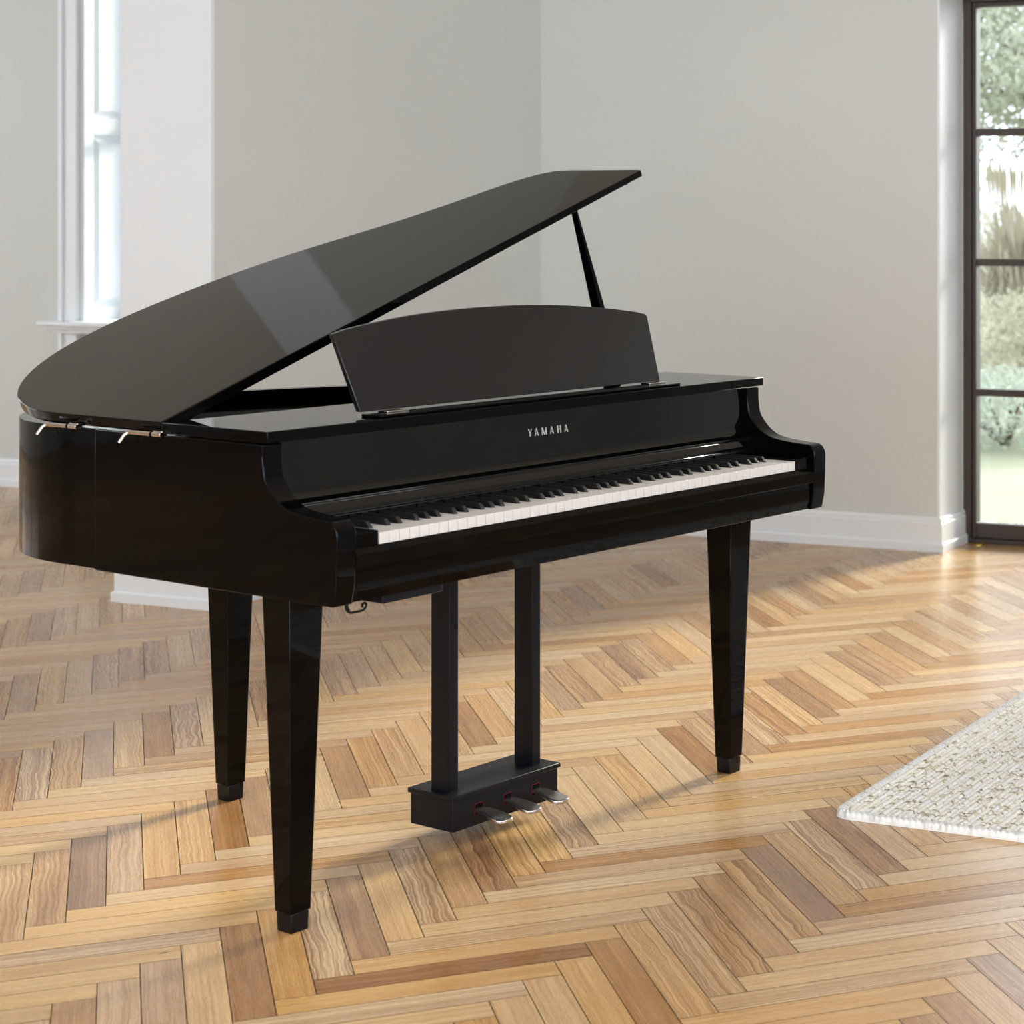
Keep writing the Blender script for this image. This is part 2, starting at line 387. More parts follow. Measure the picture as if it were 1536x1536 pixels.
# window_1: dark metal framed window door on the right; four panes high
def window_door():
    w = bpy.data.objects.new('window_1', None); C.objects.link(w); struct(w)
    b0, b1, zt = WIN_R['b0'], WIN_R['b1']-.013, WIN_R['z1']; a = A_R+.24
    fr = MB()
    rbox(fr, a, a+.075, b1-.034, b1, 0, zt); rbox(fr, a, a+.075, b0, b0+.034, 0, zt)
    rbox(fr, a, a+.075, b0, b1, zt-.018, zt); rbox(fr, a, a+.075, b0, b1, 0, .018)
    fr.build('window_frame', FRAME, w, .003)
    leaves = 2; L_ = (b1-.034-(b0+.034))/leaves
    for i in range(leaves):
        y1 = b1-.034-i*L_; y0 = y1-L_
        s = MB(); a1 = a+.012
        rbox(s, a1, a1+.05, y1-.018, y1-.001, .02, zt-.019); rbox(s, a1, a1+.05, y0+.001, y0+.018, .02, zt-.019)
        rbox(s, a1, a1+.05, y0+.018, y1-.018, .02, .078); rbox(s, a1, a1+.05, y0+.018, y1-.018, zt-.036, zt-.019)
        sash = s.build('sash', FRAME, w, .0025)
        ly = [.078, .595, 1.1115, 1.6265, zt-.036]
        for z in ly[1:-1]:
            q = MB(); rbox(q, a1+.006, a1+.044, y0+.018, y1-.018, z-.014, z+.014); q.build('glazing_bar', FRAME, sash, .002)
        for z0, z1 in zip(ly[:-1], ly[1:]):
            q = MB(); rbox(q, a1+.022, a1+.028, y0+.014, y1-.014, z0+.002, z1-.002); q.build('pane', GLASS, sash)
window_door()

# window_2: tall sash window of the far bay, with casing, panelled shutter box, sill
def far_window():
    w = bpy.data.objects.new('window_2', None); C.objects.link(w); struct(w)
    b0, b1, z0, z1 = F['b0'], F['b1'], F['z0'], F['z1']
    c = MB()                                           # casing on the wall face, runs down to the floor
    for s, e in ((b1, 1), (b0, -1)):
        lo, hi = (s, s+.103) if e > 0 else (s-.103, s)
        rbox(c, A_F-.022, A_F, lo, hi, 0, z1+.10)
        lo2, hi2 = (s+.078, s+.103) if e > 0 else (s-.103, s-.078)
        rbox(c, A_F-.034, A_F-.022, lo2, hi2, 0, z1+.10)
    rbox(c, A_F-.022, A_F, b0, b1, z1, z1+.10)
    c.build('casing', TRIM, w, .003)
    s = MB()                                           # moulded sill board
    rbox(s, A_F-.10, A_F+.32, b0-.02, b1+.17, z0-.022, z0)
    rbox(s, A_F-.075, A_F+.02, b0-.02, b1+.145, z0-.040, z0-.022)
    rbox(s, A_F-.055, A_F+.01, b0-.02, b1+.115, z0-.058, z0-.040)
    s.build('sill', TRIM, w, .006)
    def shutter(bs, sgn):
        """panelled lining of the reveal; face looks into the opening"""
        y = lambda d: bs - sgn*d
        p = MB()
        def bx(a0, a1, d0, d1, zz0, zz1): rbox(p, a0, a1, min(y(d0), y(d1)), max(y(d0), y(d1)), zz0, zz1)
        bx(A_F, A_F+.335, -.0, .012, z0, z1)
        zs = [(z0+.06, 1.675), (1.755, z1-.05)]
        bx(A_F, A_F+.058, .012, .024, z0, z1); bx(A_F+.262, A_F+.335, .012, .024, z0, z1)
        bx(A_F+.058, A_F+.262, .012, .024, z0, z0+.06); bx(A_F+.058, A_F+.262, .012, .024, 1.675, 1.755); bx(A_F+.058, A_F+.262, .012, .024, z1-.05, z1)
        q = p.build('shutter_box', TRIM, w, .003)
        for (lo, hi) in zs:
            r = MB(); a0, a1 = A_F+.074, A_F+.246
            v = []
            for inset, d in ((0, .0125), (.022, .021)):
                for (aa, zz) in ((a0+inset, lo+.016+inset), (a1-inset, lo+.016+inset), (a1-inset, hi-.016-inset), (a0+inset, hi-.016-inset)):
                    v.append(tuple(R(aa, y(d), zz)))
            r.add(v, [(0,1,2,3), (7,6,5,4), (0,4,5,1), (1,5,6,2), (2,6,7,3), (3,7,4,0)])
            r.build('panel', TRIM, q, 0, sharp=10)
    shutter(b1, 1); shutter(b0, -1)
    f = MB(); a = A_F+.335
    for (y0, y1, zz0, zz1) in ((b0, b0+.06, z0, z1), (b1-.06, b1, z0, z1), (b0, b1, z0, z0+.06), (b0, b1, z1-.06, z1), (b0, b1, 1.69, 1.75), ((b0+b1)/2-.02, (b0+b1)/2+.02, z0, z1)):
        rbox(f, a, a+.06, y0, y1, zz0, zz1)
    fr = f.build('window_frame', TRIM, w)
    q = MB(); rbox(q, a+.03, a+.036, b0+.055, b1-.055, z0+.055, z1-.055); q.build('pane', GLASS, fr)
far_window()

# fill_window_3: unseen frame added around the left fill lamp, three casements between posts
def left_fill_frame():
    w = bpy.data.objects.new('fill_window_3', None); C.objects.link(w); struct(w)
    b0, b1, z0, z1 = FILL_L['b0'], FILL_L['b1'], FILL_L['z0'], FILL_L['z1']; f = MB(); a = A_L-.045
    n = 3; st = (b1-b0)/n
    for i in range(n+1): rbox(f, a, a+.05, b0+i*st-(.09 if 0 < i < n else 0 if i == 0 else .09), b0+i*st+(.09 if 0 < i < n else .09 if i == 0 else 0), z0, z1)
    rbox(f, a, a+.05, b0, b1, z0, z0+.07); rbox(f, a, a+.05, b0, b1, z1-.07, z1)
    fr = f.build('window_frame', TRIM, w)
left_fill_frame()
def front_fill_frame():  # unseen frame added around the fill lamp behind the camera
    w = bpy.data.objects.new('fill_window_4', None); C.objects.link(w); struct(w)
    a0, a1, z0, z1 = FILL_B['a0'], FILL_B['a1'], FILL_B['z0'], FILL_B['z1']; f = MB(); b = B_S-.045; n = 4; st = (a1-a0)/n
    for i in range(n+1): rbox(f, max(a0, a0+i*st-.09), min(a1, a0+i*st+.09), b, b+.05, z0, z1)
    rbox(f, a0, a1, b, b+.05, z0, z0+.07); rbox(f, a0, a1, b, b+.05, z1-.07, z1)
    f.build('window_frame', TRIM, w)
front_fill_frame()
def back_fill_frame():  # unseen frame added around the lamp that brightens the far bay
    w = bpy.data.objects.new('fill_window_5', None); C.objects.link(w); struct(w)
    a0, a1, z0, z1 = FILL_N['a0'], FILL_N['a1'], FILL_N['z0'], FILL_N['z1']; f = MB(); b = B_FAR-.005; n = 3; st = (a1-a0)/n
    for i in range(n+1): rbox(f, max(a0, a0+i*st-.08), min(a1, a0+i*st+.08), b, b+.05, z0, z1)
    rbox(f, a0, a1, b, b+.05, z0, z0+.07); rbox(f, a0, a1, b, b+.05, z1-.07, z1)
    f.build('window_frame', TRIM, w)
back_fill_frame()

# small brass fitting on the floor in front of the window door
p = R(4.555, .55, 0)
m = MB(); m.tube([(0, 0, 0.0), (0, 0, .005), (0, 0, .008)], [.024, .024, .016], 24)
o = m.build('door_stop', BRASS, sharp=30); o.location = p
tag(o, 'small round brass stop on the floor by the dark window door', 'door stop')

# ---------------------------------------------------------------- rug
def build_rug():
    # knitted wool rug, one corner in view; local x runs along room a, local y towards -b
    LX, LY, st = 2.3, 1.6, .0027
    dense_x, dense_y = 1.42, .62
    xs = np.concatenate([np.arange(0, dense_x, st), np.arange(dense_x, LX+.02, .02)]); ys = np.concatenate([np.arange(0, dense_y, st), np.arange(dense_y, LY+.02, .02)])
    X, Y = np.meshgrid(xs, ys, indexing='ij')
    nx, ny = X.shape
    rad = .045                                         # rounded corners of the outline
    def rnd(X, Y):
        cx = np.clip(X, rad, LX-rad); cy = np.clip(Y, rad, LY-rad)
        dx, dy = X-cx, Y-cy; m_ = np.maximum(np.abs(dx), np.abs(dy)); l = np.hypot(dx, dy)
        s = np.where(l > 1e-9, m_/np.maximum(l, 1e-9), 1); return cx+dx*s, cy+dy*s
    X2, Y2 = rnd(X, Y)
    pitch, knot = .0132, .0078
    row = Y/pitch; ri = np.floor(row); ry = row-ri-.5
    ph = X/knot + (ri % 2)*.5 + .35*np.sin(ri*12.9)
    chev = ph + ry*np.where(ri % 2 == 0, 1.1, -1.1)
    deep = np.where(ri % 2 == 0, .0046, .0030)
    h = deep*np.sqrt(np.clip(1-(ry*2)**2, 0, 1)) + .0026*(.5+.5*np.cos(2*PI*chev))
    h += rng.normal(0, .0008, X.shape)
    edge = np.minimum(np.minimum(X, LX-X), np.minimum(Y, LY-Y))
    eb = edge < .026
    along = np.where(np.minimum(X, LX-X) < np.minimum(Y, LY-Y), Y, X)
    he = .006*np.sqrt(np.clip(1-((edge-.013)/.0135)**2, 0, 1)) + .002*np.cos(2*PI*(along/.014+edge/.02))
    h = np.where(eb, he, h)
    Zt = .010 + h
    Zt = np.where(edge < 1e-6, .004, Zt)
    v = np.stack([X2, -Y2, Zt], -1).reshape(-1, 3)
    idx = np.arange(nx*ny).reshape(nx, ny)
    f = np.stack([idx[:-1, :-1], idx[:-1, 1:], idx[1:, 1:], idx[1:, :-1]], -1).reshape(-1, 4)
    n0 = len(v); vb = [(rad*.3, -rad*.3, .0005), (LX-rad*.3, -rad*.3, .0005), (LX-rad*.3, -LY+rad*.3, .0005), (rad*.3, -LY+rad*.3, .0005)]
    me = bpy.data.meshes.new('rug'); 
    # side skirt down to the floor
    per = list(idx[:, 0]) + list(idx[-1, 1:]) + list(idx[-2::-1, -1]) + list(idx[0, -2:0:-1])
    sk = [(float(v[i][0]), float(v[i][1]), .0004) for i in per]
    V = [tuple(map(float, p)) for p in v] + sk; k = len(per)
    Fc = [tuple(map(int, q)) for q in f] + [(int(per[i]), int(per[(i+1) % k]), n0+(i+1) % k, n0+i) for i in range(k)]
    me.from_pydata(V, [], Fc); me.update()
    for p_ in me.polygons: p_.use_smooth = True
    # yarn shade of every knot
    kid = (np.floor(chev).astype(int)*7919 + ri.astype(int)*104729)
    hsh = (np.sin(kid*12.9898)*43758.5453) % 1.0
    hs2 = (np.sin(kid*78.233)*9631.17) % 1.0
    col = np.ones((len(V), 4), dtype=np.float32)
    col[:n0, 0] = np.clip(hsh, 0, 1).reshape(-1); col[:n0, 1] = hs2.reshape(-1); col[:n0, 2] = np.where(eb, 1, 0).reshape(-1)
    col[n0:, :3] = (.6, .5, 1)
    ca = me.color_attributes.new('yarn', 'FLOAT_COLOR', 'POINT'); ca.data.foreach_set('color', col.reshape(-1))
    m = mat('knitted_wool', srgb(215,208,199), .95, 0, .1); t = m.node_tree; b = t.nodes['Principled BSDF']
    at = t.nodes.new('ShaderNodeAttribute'); at.attribute_name = 'yarn'; sp = t.nodes.new('ShaderNodeSeparateColor'); t.links.new(at.outputs['Color'], sp.inputs[0])
    cr = t.nodes.new('ShaderNodeValToRGB'); e = cr.color_ramp.elements
    e[0].position = 0; e[0].color = srgb(128,118,100); e[1].position = 1; e[1].color = srgb(239,237,233)
    for p_, c_ in ((.16, srgb(204,195,175)), (.30, srgb(227,222,210)), (.6, srgb(235,231,223)), (.8, srgb(222,221,220))):
        q = cr.color_ramp.elements.new(p_); q.color = c_
    t.links.new(sp.outputs[0], cr.inputs['Fac']); 
    mx = t.nodes.new('ShaderNodeMix'); mx.data_type = 'RGBA'; mx.inputs[7].default_value = srgb(225,227,229)
    ml = t.nodes.new('ShaderNodeMath'); ml.operation = 'MULTIPLY'; ml.inputs[1].default_value = .55
    t.links.new(sp.outputs[2], ml.inputs[0]); t.links.new(ml.outputs[0], mx.inputs[0])
    t.links.new(cr.outputs['Color'], mx.inputs[6]); t.links.new(mx.outputs[2], b.inputs['Base Color'])
    me.materials.append(m)
    o = bpy.data.objects.new('rug', me); C.objects.link(o)
    o.location = (1.155, -.222, .0); o.rotation_euler = (0, 0, math.radians(10.2))
    tag(o, 'cream knitted wool rug lying on the parquet at the right', 'rug')
build_rug()

# ---------------------------------------------------------------- grand piano
PX = 1.43
piano = thing('grand_piano', 'polished black digital grand piano with its lid propped open', 'piano', (0, 0, 0))
ZB, ZR = .620, .893                                     # bottom and top edge of the case
OUT = [(0, .482), (0, .60), (0, .70), (0, .80), (.005, .875), (.022, .945), (.056, 1.02), (.11, 1.088), (.179, 1.143), (.256, 1.180), (.33, 1.199), (.41, 1.206),
       (.49, 1.202), (.57, 1.189), (.66, 1.168), (.76, 1.135), (.87, 1.083), (1.00, 1.005), (1.08, .958), (1.155, .922), (1.235, .889), (1.32, .856), (1.385, .820), (1.422, .780), (1.434, .735), (1.432, .62), (1.430, .482)]
def offset(pts, d):
    out = []
    for i, p in enumerate(pts):
        a = Vector(pts[max(i-1, 0)]); b = Vector(pts[min(i+1, len(pts)-1)]); t = (b-a).normalized()
        out.append((p[0]+t.y*d, p[1]-t.x*d))
    return out
# case rim (the curved rear half)
rim_o = [p for p in smooth_curve(OUT, 5) if p[1] > .6835]
rim_o = [(rim_o[0][0], .6835)] + rim_o + [(rim_o[-1][0], .6835)]
rim_o = [(min(max(x, .0015), 1.4285) if abs(y-.68) < .1 else x, y) for x, y in rim_o]
rim_i = offset(rim_o, .032)
n = len(rim_o); v = []
for (ox, oy), (ix, iy) in zip(rim_o, rim_i): v += [(ox, oy, ZB+.003), (ox, oy, ZR), (ix, iy, ZR), (ix, iy, ZB+.003)]
f = [(0, 1, 2, 3), (4*n-1, 4*n-2, 4*n-3, 4*n-4)]
for i in range(n-1):
    for k in range(4): f.append((4*i+k, 4*i+(k+1) % 4, 4*i+4+(k+1) % 4, 4*i+4+k))
MB().add(v, f).build('rim', LACQ, piano, .0015, sharp=50)
# bottom board and the closed inner deck
board = [(.03, .10), (.03, .6835)] + rim_i[1:-1] + [(1.40, .6835), (1.40, .10)]
MB().prism(board, 'z', ZB+.010, ZB+.030).build('bottom_board', SATIN, piano)
deck = [(.0435, .47), (.0435, .69)] + [p for p in rim_i[1:-1]] + [(1.3865, .69), (1.3865, .47)]
MB().prism(deck, 'z', .842, .852).build('soundboard', MATTE, piano)
# cheeks (side arms)
ARM = smooth_curve([(.189, .8925), (.189, .866), (.183, .832), (.166, .809), (.146, .7925), (.122, .7815), (.087, .7755), (.038, .7715), (.014, .7705), (.002, .7660), (-.006, .7565), (-.0095, .745)], 5) + [(-.0085, .703), (-.006, .655), (.002, ZB)]
arm = ARM + [(.683, ZB), (.683, ZR)]
for x0, x1 in ((0, .043), (PX-.043, PX)):
    MB().prism(arm, 'x', x0, x1).build('cheek', LACQ, piano, .0022, sharp=40)
# fixed front top board
TB = [(.000, .176), (PX, .176), (PX, .478), (0, .478)]
MB().prism(TB, 'z', .8955, .9165).build('top_board', LACQ, piano, .0015)
# fall board: name panel, sloping band and key cover steps
FB = [(.2065, .895), (.2035, .865), (.2005, .835), (.198, .808), (.1975, .801), (.1955, .794), (.1915, .788), (.186, .7830), (.180, .7795), (.1785, .7785), (.1780, .7730), (.175, .7705), (.166, .7600), (.1650, .7530), (.158, .7515), (.157, .742), (.30, .742), (.30, .895)]
MB().prism(FB, 'x', .0435, PX-.0435).build('fallboard', LACQ2, piano, .0012, sharp=18)
# lettering on the name panel
def letters():
    H_, y0 = .0158, .0
    m = MB(); tk = .0012
    def quad(pts):
        """letter stroke: outline in (x, h) laid on the panel"""
        v = []
        for d in (0, -tk):
            for x, h in pts:
                z = .8435 + h; yy = .2065 - (.895-z)/(.895-.808)*.0085 + d - .0006
                v.append((x, yy, z))
        n_ = len(pts)
        m.add(v, [tuple(range(n_)), tuple(range(2*n_-1, n_-1, -1))] + [(i, (i+1) % n_, n_+(i+1) % n_, n_+i) for i in range(n_)])
    Wd, th, tn = .0108, .0030, .0016; H = H_
    def Y_(x):
        c = x+Wd/2
        quad([(c-th/2, 0), (c+th/2, 0), (c+th/2, H*.48), (c-th/2, H*.48)])
        quad([(c-th/2, H*.42), (c+.0003, H*.42), (x+th, H), (x, H)]); quad([(c, H*.42), (c+th/2, H*.42), (x+Wd, H), (x+Wd-tn, H)])
    def A_(x):
        c = x+Wd/2
        quad([(x, 0), (x+tn, 0), (c, H), (c-tn*.7, H)]); quad([(x+Wd-th, 0), (x+Wd, 0), (c+tn*.6, H), (c-tn*.9, H)])
        quad([(x+.0025, H*.24), (x+Wd-.0025, H*.24), (x+Wd-.0032, H*.36), (x+.0032, H*.36)])
    def M_(x):
        w = Wd+.0032
        quad([(x, 0), (x+tn, 0), (x+tn, H), (x, H)]); quad([(x+w-th, 0), (x+w, 0), (x+w, H), (x+w-th, H)])
        quad([(x, H), (x+th, H), (x+w/2+.0008, 0), (x+w/2-.0012, 0)]); quad([(x+w/2-.0008, 0), (x+w/2+.001, 0), (x+w, H), (x+w-.002, H)])
    def H__(x):
        quad([(x, 0), (x+th, 0), (x+th, H), (x, H)]); quad([(x+Wd-th, 0), (x+Wd, 0), (x+Wd, H), (x+Wd-th, H)])
        quad([(x+th-.0003, H*.44), (x+Wd-th+.0003, H*.44), (x+Wd-th+.0003, H*.55), (x+th-.0003, H*.55)])
    for fn, x in zip((Y_, A_, M_, A_, H__, A_), (.6745, .6935, .7145, .7385, .7605, .7815)): fn(x)
    o = m.build('nameplate', SILVER, bpy.data.objects['fallboard'], sharp=20)
    o['label'] = 'silver letters YAMAHA on the panel above the keys'
letters()
# keys
KX0, KW, KY, KZ = .104, 1.222/52, .002, .738
names_oct = [0, 1, 2, 3, 4, 5, 6]                        # C D E F G A B
white_note = lambda i: (i+5) % 7                         # the first key is an A
def has_black_right(i): return white_note(i) in (0, 1, 3, 4, 5) and i < 51
def black_x(i):
    off = {0: -.0022, 1: .0022, 3: -.0030, 4: 0, 5: .0030}[white_note(i)]
    return KX0 + (i+1)*KW + off
wm = {}
for i in range(52):
    x0 = KX0+i*KW+.00045; x1 = KX0+(i+1)*KW-.00045
    L_ = i > 0 and has_black_right(i-1); R_ = has_black_right(i)
    xl = black_x(i-1)+.0058 if L_ else x0; xr = black_x(i)-.0058 if R_ else x1
    pts = [(x0, KY), (x1, KY), (x1, KY+.050)] + ([(xr, KY+.050), (xr, .156)] if R_ else [(x1, .156)]) + ([(xl, .156), (xl, KY+.050)] if L_ else [(x0, .156)]) + [(x0, KY+.050)]
    if not R_: pts.pop(2)
    if not L_: pts.pop()
    MB().prism(pts, 'z', KZ-.021, KZ).build('white_key', WKEY, piano, .0009)
for i in range(52):
    if not has_black_right(i): continue
    x = black_x(i); y0, y1 = KY+.0505, .156; h = .0115
    MB().add([(x-.0054, y0, KZ-.012), (x+.0054, y0, KZ-.012), (x+.0054, y1, KZ-.012), (x-.0054, y1, KZ-.012),
              (x-.0044, y0+.0015, KZ+.002), (x+.0044, y0+.0015, KZ+.002), (x-.0040, y0+.011, KZ+h), (x+.0040, y0+.011, KZ+h), (x+.0040, y1, KZ+h), (x-.0040, y1, KZ+h)],
             [(3,2,1,0), (0,1,5,4), (4,5,7,6), (6,7,8,9), (2,3,9,8), (1,2,8,7,5), (3,0,4,6,9)]).build('black_key', BKEY, piano, .0014, sharp=20)
# key blocks at both ends of the keyboard, with small buttons on the left one
for x0, x1 in ((.0435, .1035), (1.3265, 1.3865)):
    o = MB().box(x0, x1, .004, .157, .700, .7425).build('key_block', LACQ, piano, .001)
    if x0 < .1:
        for yy in (.035, .060):
            MB().tube([(.058, yy, .7423), (.058, yy, .7446)], .0035, 12).build('button', CHROME, o)
MB().box(.1036, 1.3264, .1562, .1575, .735, .7415).build('felt_strip', RED, piano)
# key slip: sloping top, then the front rail below it
KS = [(.0015, .7165), (-.0085, .7070), (-.0090, .7055), (-.0075, .6835), (-.004, .682), (.0015, .682)]
MB().prism(KS, 'x', .0435, PX-.0435).build('key_slip', LACQ, piano, .0006, sharp=12)
FR = [(.0015, .6815), (.001, .660), (.003, .640), (.010, ZB+.001), (.06, ZB+.001), (.06, .6815)]
MB().prism(FR, 'x', .0435, PX-.0435).build('front_rail', LACQ, piano, .0008, sharp=12)
MB().box(.0436, PX-.0436, .010, .155, .688, .700).build('key_bed', SATIN, piano)

FOOT = mat('black_foot', srgb(9,9,14), .3, 0, .25)
# legs: square, tapering to a small foot
def leg(cx_, cy_, ztop):
    o = MB().frustum((cx_, cy_, .036), (.0225, .0225), (cx_, cy_, ztop), (.0385, .0385)).build('leg', LACQ, piano, .0018)
    MB().frustum((cx_, cy_, 0), (.0195, .0195), (cx_, cy_, .0362), (.0205, .0205)).build('foot', FOOT, o, .002)
leg(.0745, .199, ZB+.010); leg(1.3195, .192, ZB+.010); leg(.5425, .986, ZB+.010)

# lid, opened 20.3 degrees about the bass side
LT = math.radians(20.334); cl, sl = math.cos(LT), math.sin(LT)
def lidp(s, y, d):
    """point of the lid: s along it from the hinge, y, d below its upper face"""
    return (s*cl + d*sl, y, .9165 + s*sl - d*cl)
lo = smooth_curve(OUT, 5); lo = [(0, .481)] + lo[1:-1] + [(1.428, .481)]
k = len(lo); v = [lidp(x, y, 0) for x, y in lo] + [lidp(x, y, .0225-.0065*x/1.43) for x, y in lo]
f = [tuple(range(k)), tuple(range(2*k-1, k-1, -1))] + [(i, (i+1) % k, k+(i+1) % k, k+i) for i in range(k)]
lid = MB().add(v, f).build('lid', LACQ, piano, .0016, sharp=50)
q = lidp(1.385, .502, .0165); q2 = lidp(1.385, .502, .0225)
MB().tube([q, q2], .006, 14).build('rubber_buffer', MATTE, lid)
# lid prop: wide foot inside the case, narrow at the lid
def zline(z, p0, p1): t = (z-p0[2])/(p1[2]-p0[2]); return [p0[i]+(p1[i]-p0[i])*t for i in range(3)]
zt, zb = 1.316, .853
fl = (zline(zt, (1.2166,.5,1.0816), (1.1344,.5,1.3134)), zline(zb, (1.2166,.5,1.0816), (1.1344,.5,1.3134)))
fr_ = (zline(zt, (1.2328,.5,1.0809), (1.1392,.5,1.3135)), zline(zb, (1.2328,.5,1.0809), (1.1392,.5,1.3135)))
v = []
for i, (dy) in ((1, .040), (0, .018)):
    a_, b_ = fl[i], fr_[i]
    v += [(a_[0], .5, a_[2]), (b_[0], .5, b_[2]), (b_[0], .5+dy, b_[2]), (a_[0], .5+dy, a_[2])]
MB().add(v, [(3,2,1,0), (4,5,6,7), (0,1,5,4), (1,2,6,5), (2,3,7,6), (3,0,4,7)]).build('lid_prop', LACQ, piano, .001)
# hinges with cranked pins
for y0 in (.727, .4665):
    h_ = MB(); z = .8945
    h_.tube([(-.0075, y0, z), (-.0075, y0+.026, z)], .0050, 14); h_.box(-.0075, .004, y0, y0+.026, z-.0045, z+.0065)
    hg = h_.build('hinge', CHROME, piano, .0006)
    pn = MB(); pn.tube([(-.0075, y0+.0275, z), (-.0075, y0+.030, z)], .0060, 14); pn.build('washer', MATTE, hg)
    pn = MB(); pn.tube([(-.0075, y0+.031, z), (-.0075, y0+.094, z), (-.009, y0+.099, z-.001), (-.014, y0+.1035, z-.006), (-.022, y0+.108, z-.020)], [.0047, .0047, .0042, .0038, .0036], 14)
    pn.build('hinge_pin', CHROME, hg)

# music desk: arched board leaning back, on a thin ledge
def desk():
    n_ = 28; xb0, xb1 = .279, 1.149; xt0, xt1 = .261, 1.169
    yb, yt_, zb_ = .2545, .3135, .9245
    top = []
    for i in range(n_+1):
        t = i/n_; x = xt0+(xt1-xt0)*t
        top.append((x, 1.0755+.0345*(1-abs(2*t-1)**2.1)))
    top[0] = (xt0+.001, 1.0735); top[-1] = (xt1-.004, 1.0745); top.append((xt1, 1.069)); top = top
    pts = [(xb0, zb_), (xb1, zb_)] + top[::-1]
    slope = (yt_-yb)/(1.076-zb_)
    ff = lambda x, z, d: (x, yb+(z-zb_)*slope + d, z)
    k_ = len(pts); v_ = [ff(x, z, 0) for x, z in pts] + [ff(x, z, .0125) for x, z in pts]
    f_ = [tuple(range(k_)), tuple(range(2*k_-1, k_-1, -1))] + [(i, (i+1) % k_, k_+(i+1) % k_, k_+i) for i in range(k_)]
    d = MB().add(v_, f_).build('music_desk', SATIN_GLOSS, piano, .0012, sharp=50)
    MB().box(.279, 1.152, .196, .252, .9165, .9215).build('ledge', LACQ, d, .0012)
    for x in (.32, 1.08): MB().box(x, x+.055, .225, .252, .9215, .9245).build('hinge_leaf', CHROME, d, .0006)
SATIN_GLOSS = noise_tint(mat('black_desk_lacquer', srgb(20,18,20), .22, 0, .45), srgb(18,16,18), srgb(22,20,22), 2)
desk()

# pedal lyre: two posts, box with three pedals
for x0, x1 in ((.5760, .6010), (.8155, .8405)):
    MB().box(x0, x1, .328, .382, .107, ZB+.012).build('lyre_post', SATIN, piano, .0012)
pb = MB().prism([(.301, .033), (.301, .098), (.427, .098), (.427, .033)], 'x', .5605, .8655).build('pedal_box', SATIN, piano, .0015)
MB().box(.5560, .8700, .2960, .431, .0982, .1085).build('pedal_box_top', SATIN, pb, .0015)
for x in (.632, .7155, .798):
    MB().box(x-.0105, x+.0105, .2998, .303, .056, .0775).build('slot', MATTE, pb)
    MB().box(x-.0117, x+.0117, .3004, .3012, .0550, .0785).build('slot_felt', RED, pb)
    # pedal outline: narrow stem that widens into a rounded toe
    half = [(.330, .0100), (.300, .0105), (.285, .0120), (.268, .0160), (.252, .0200), (.236, .0220), (.224, .0200), (.216, .0130), (.2135, .0050)]
    pts = [(x+w_, y_) for y_, w_ in half] + [(x-w_, y_) for y_, w_ in half[::-1]]
    sl2 = smooth_curve(pts, 3); zf = lambda y_: .0685 - .010*max(0, min(1, (.285-y_)/.06))**1.3
    k = len(sl2)
    v = [(px, py, zf(py)) for px, py in sl2] + [(px, py, zf(py)-.0085) for px, py in sl2]
    f = [tuple(range(k)), tuple(range(2*k-1, k-1, -1))] + [(i, (i+1) % k, k+(i+1) % k, k+i) for i in range(k)]
    MB().add(v, f).build('pedal', PEDAL, piano, .0025, sharp=50, seg=3)

# headphone hook and jack box under the bass end
MB().box(.128, .272, .020, .120, .6045, ZB+.0005).build('headphone_box', SATIN, piano, .002)
hk = [(.078, .060, .6195), (.078, .060, .6060), (.080, .060, .5970), (.087, .060, .5915), (.096, .060, .5905), (.110, .060, .5905), (.118, .060, .5915), (.1235, .060, .5960), (.1245, .060, .6010), (.120, .060, .6040), (.1155, .060, .6015), (.1150, .060, .5965)]
MB().tube(smooth_curve(hk, 3), .0022, 10).tube([(.084, .064, .6195), (.085, .064, .602), (.088, .062, .594)], .0018, 8).build('headphone_hook', SATIN, piano)

# ---------------------------------------------------------------- the garden outside
D2 = Vector((math.cos(HEAD), math.sin(HEAD))); R2 = Vector((math.sin(HEAD), -math.cos(HEAD)))
def gpos(depth, off): 
    p = Vector((-2.362, -2.804)) + D2*depth + R2*off
    return (p.x, p.y, GZ)
GZ = -.12
LAWN = noise_tint(mat('pale_lawn', srgb(132,133,114), .95, 0, .1), srgb(128,131,110), srgb(146,146,128), 1.2, .5, 30)
m = MB(); rbox(m, A_F+.52, 70, -45, 60, GZ-.3, GZ); o = m.build('lawn', LAWN); o['kind'] = 'structure'
GRAVEL = mat('pale_gravel_path', srgb(185,183,177), .9, 0, .1)
def leaf_cloud(n_, centre, radii, size, seed, flat=.5, shell=.4):
    rr = np.random.default_rng(seed); d = rr.normal(size=(n_, 3)); d /= np.linalg.norm(d, axis=1)[:, None]
    r = shell+(1-shell)*rr.random(n_)**.6; lump = 1+.22*np.sin(d[:, 0]*5+seed)*np.cos(d[:, 1]*4)+.14*np.sin(d[:, 2]*9+seed)
    P = np.array(centre)+d*np.array(radii)*(r*lump)[:, None]
    a = rr.normal(size=(n_, 3)); a /= np.linalg.norm(a, axis=1)[:, None]; b = np.cross(a, rr.normal(size=(n_, 3))); b /= np.linalg.norm(b, axis=1)[:, None]
    s = size*(.6+.8*rr.random(n_))[:, None]
    V = np.stack([P-a*s, P+b*s*.42, P+a*s, P-b*s*.42], 1).reshape(-1, 3)
    return V[V[:, 2] > .02-5] if False else V
def leaves_obj(name, V, m, parent):
    n_ = len(V)//4; me = bpy.data.meshes.new(name); me.from_pydata(V.tolist(), [], [(4*i, 4*i+1, 4*i+2, 4*i+3) for i in range(n_)]); me.update()
    o = bpy.data.objects.new(name, me); C.objects.link(o); me.materials.append(m); o.parent = parent; return o
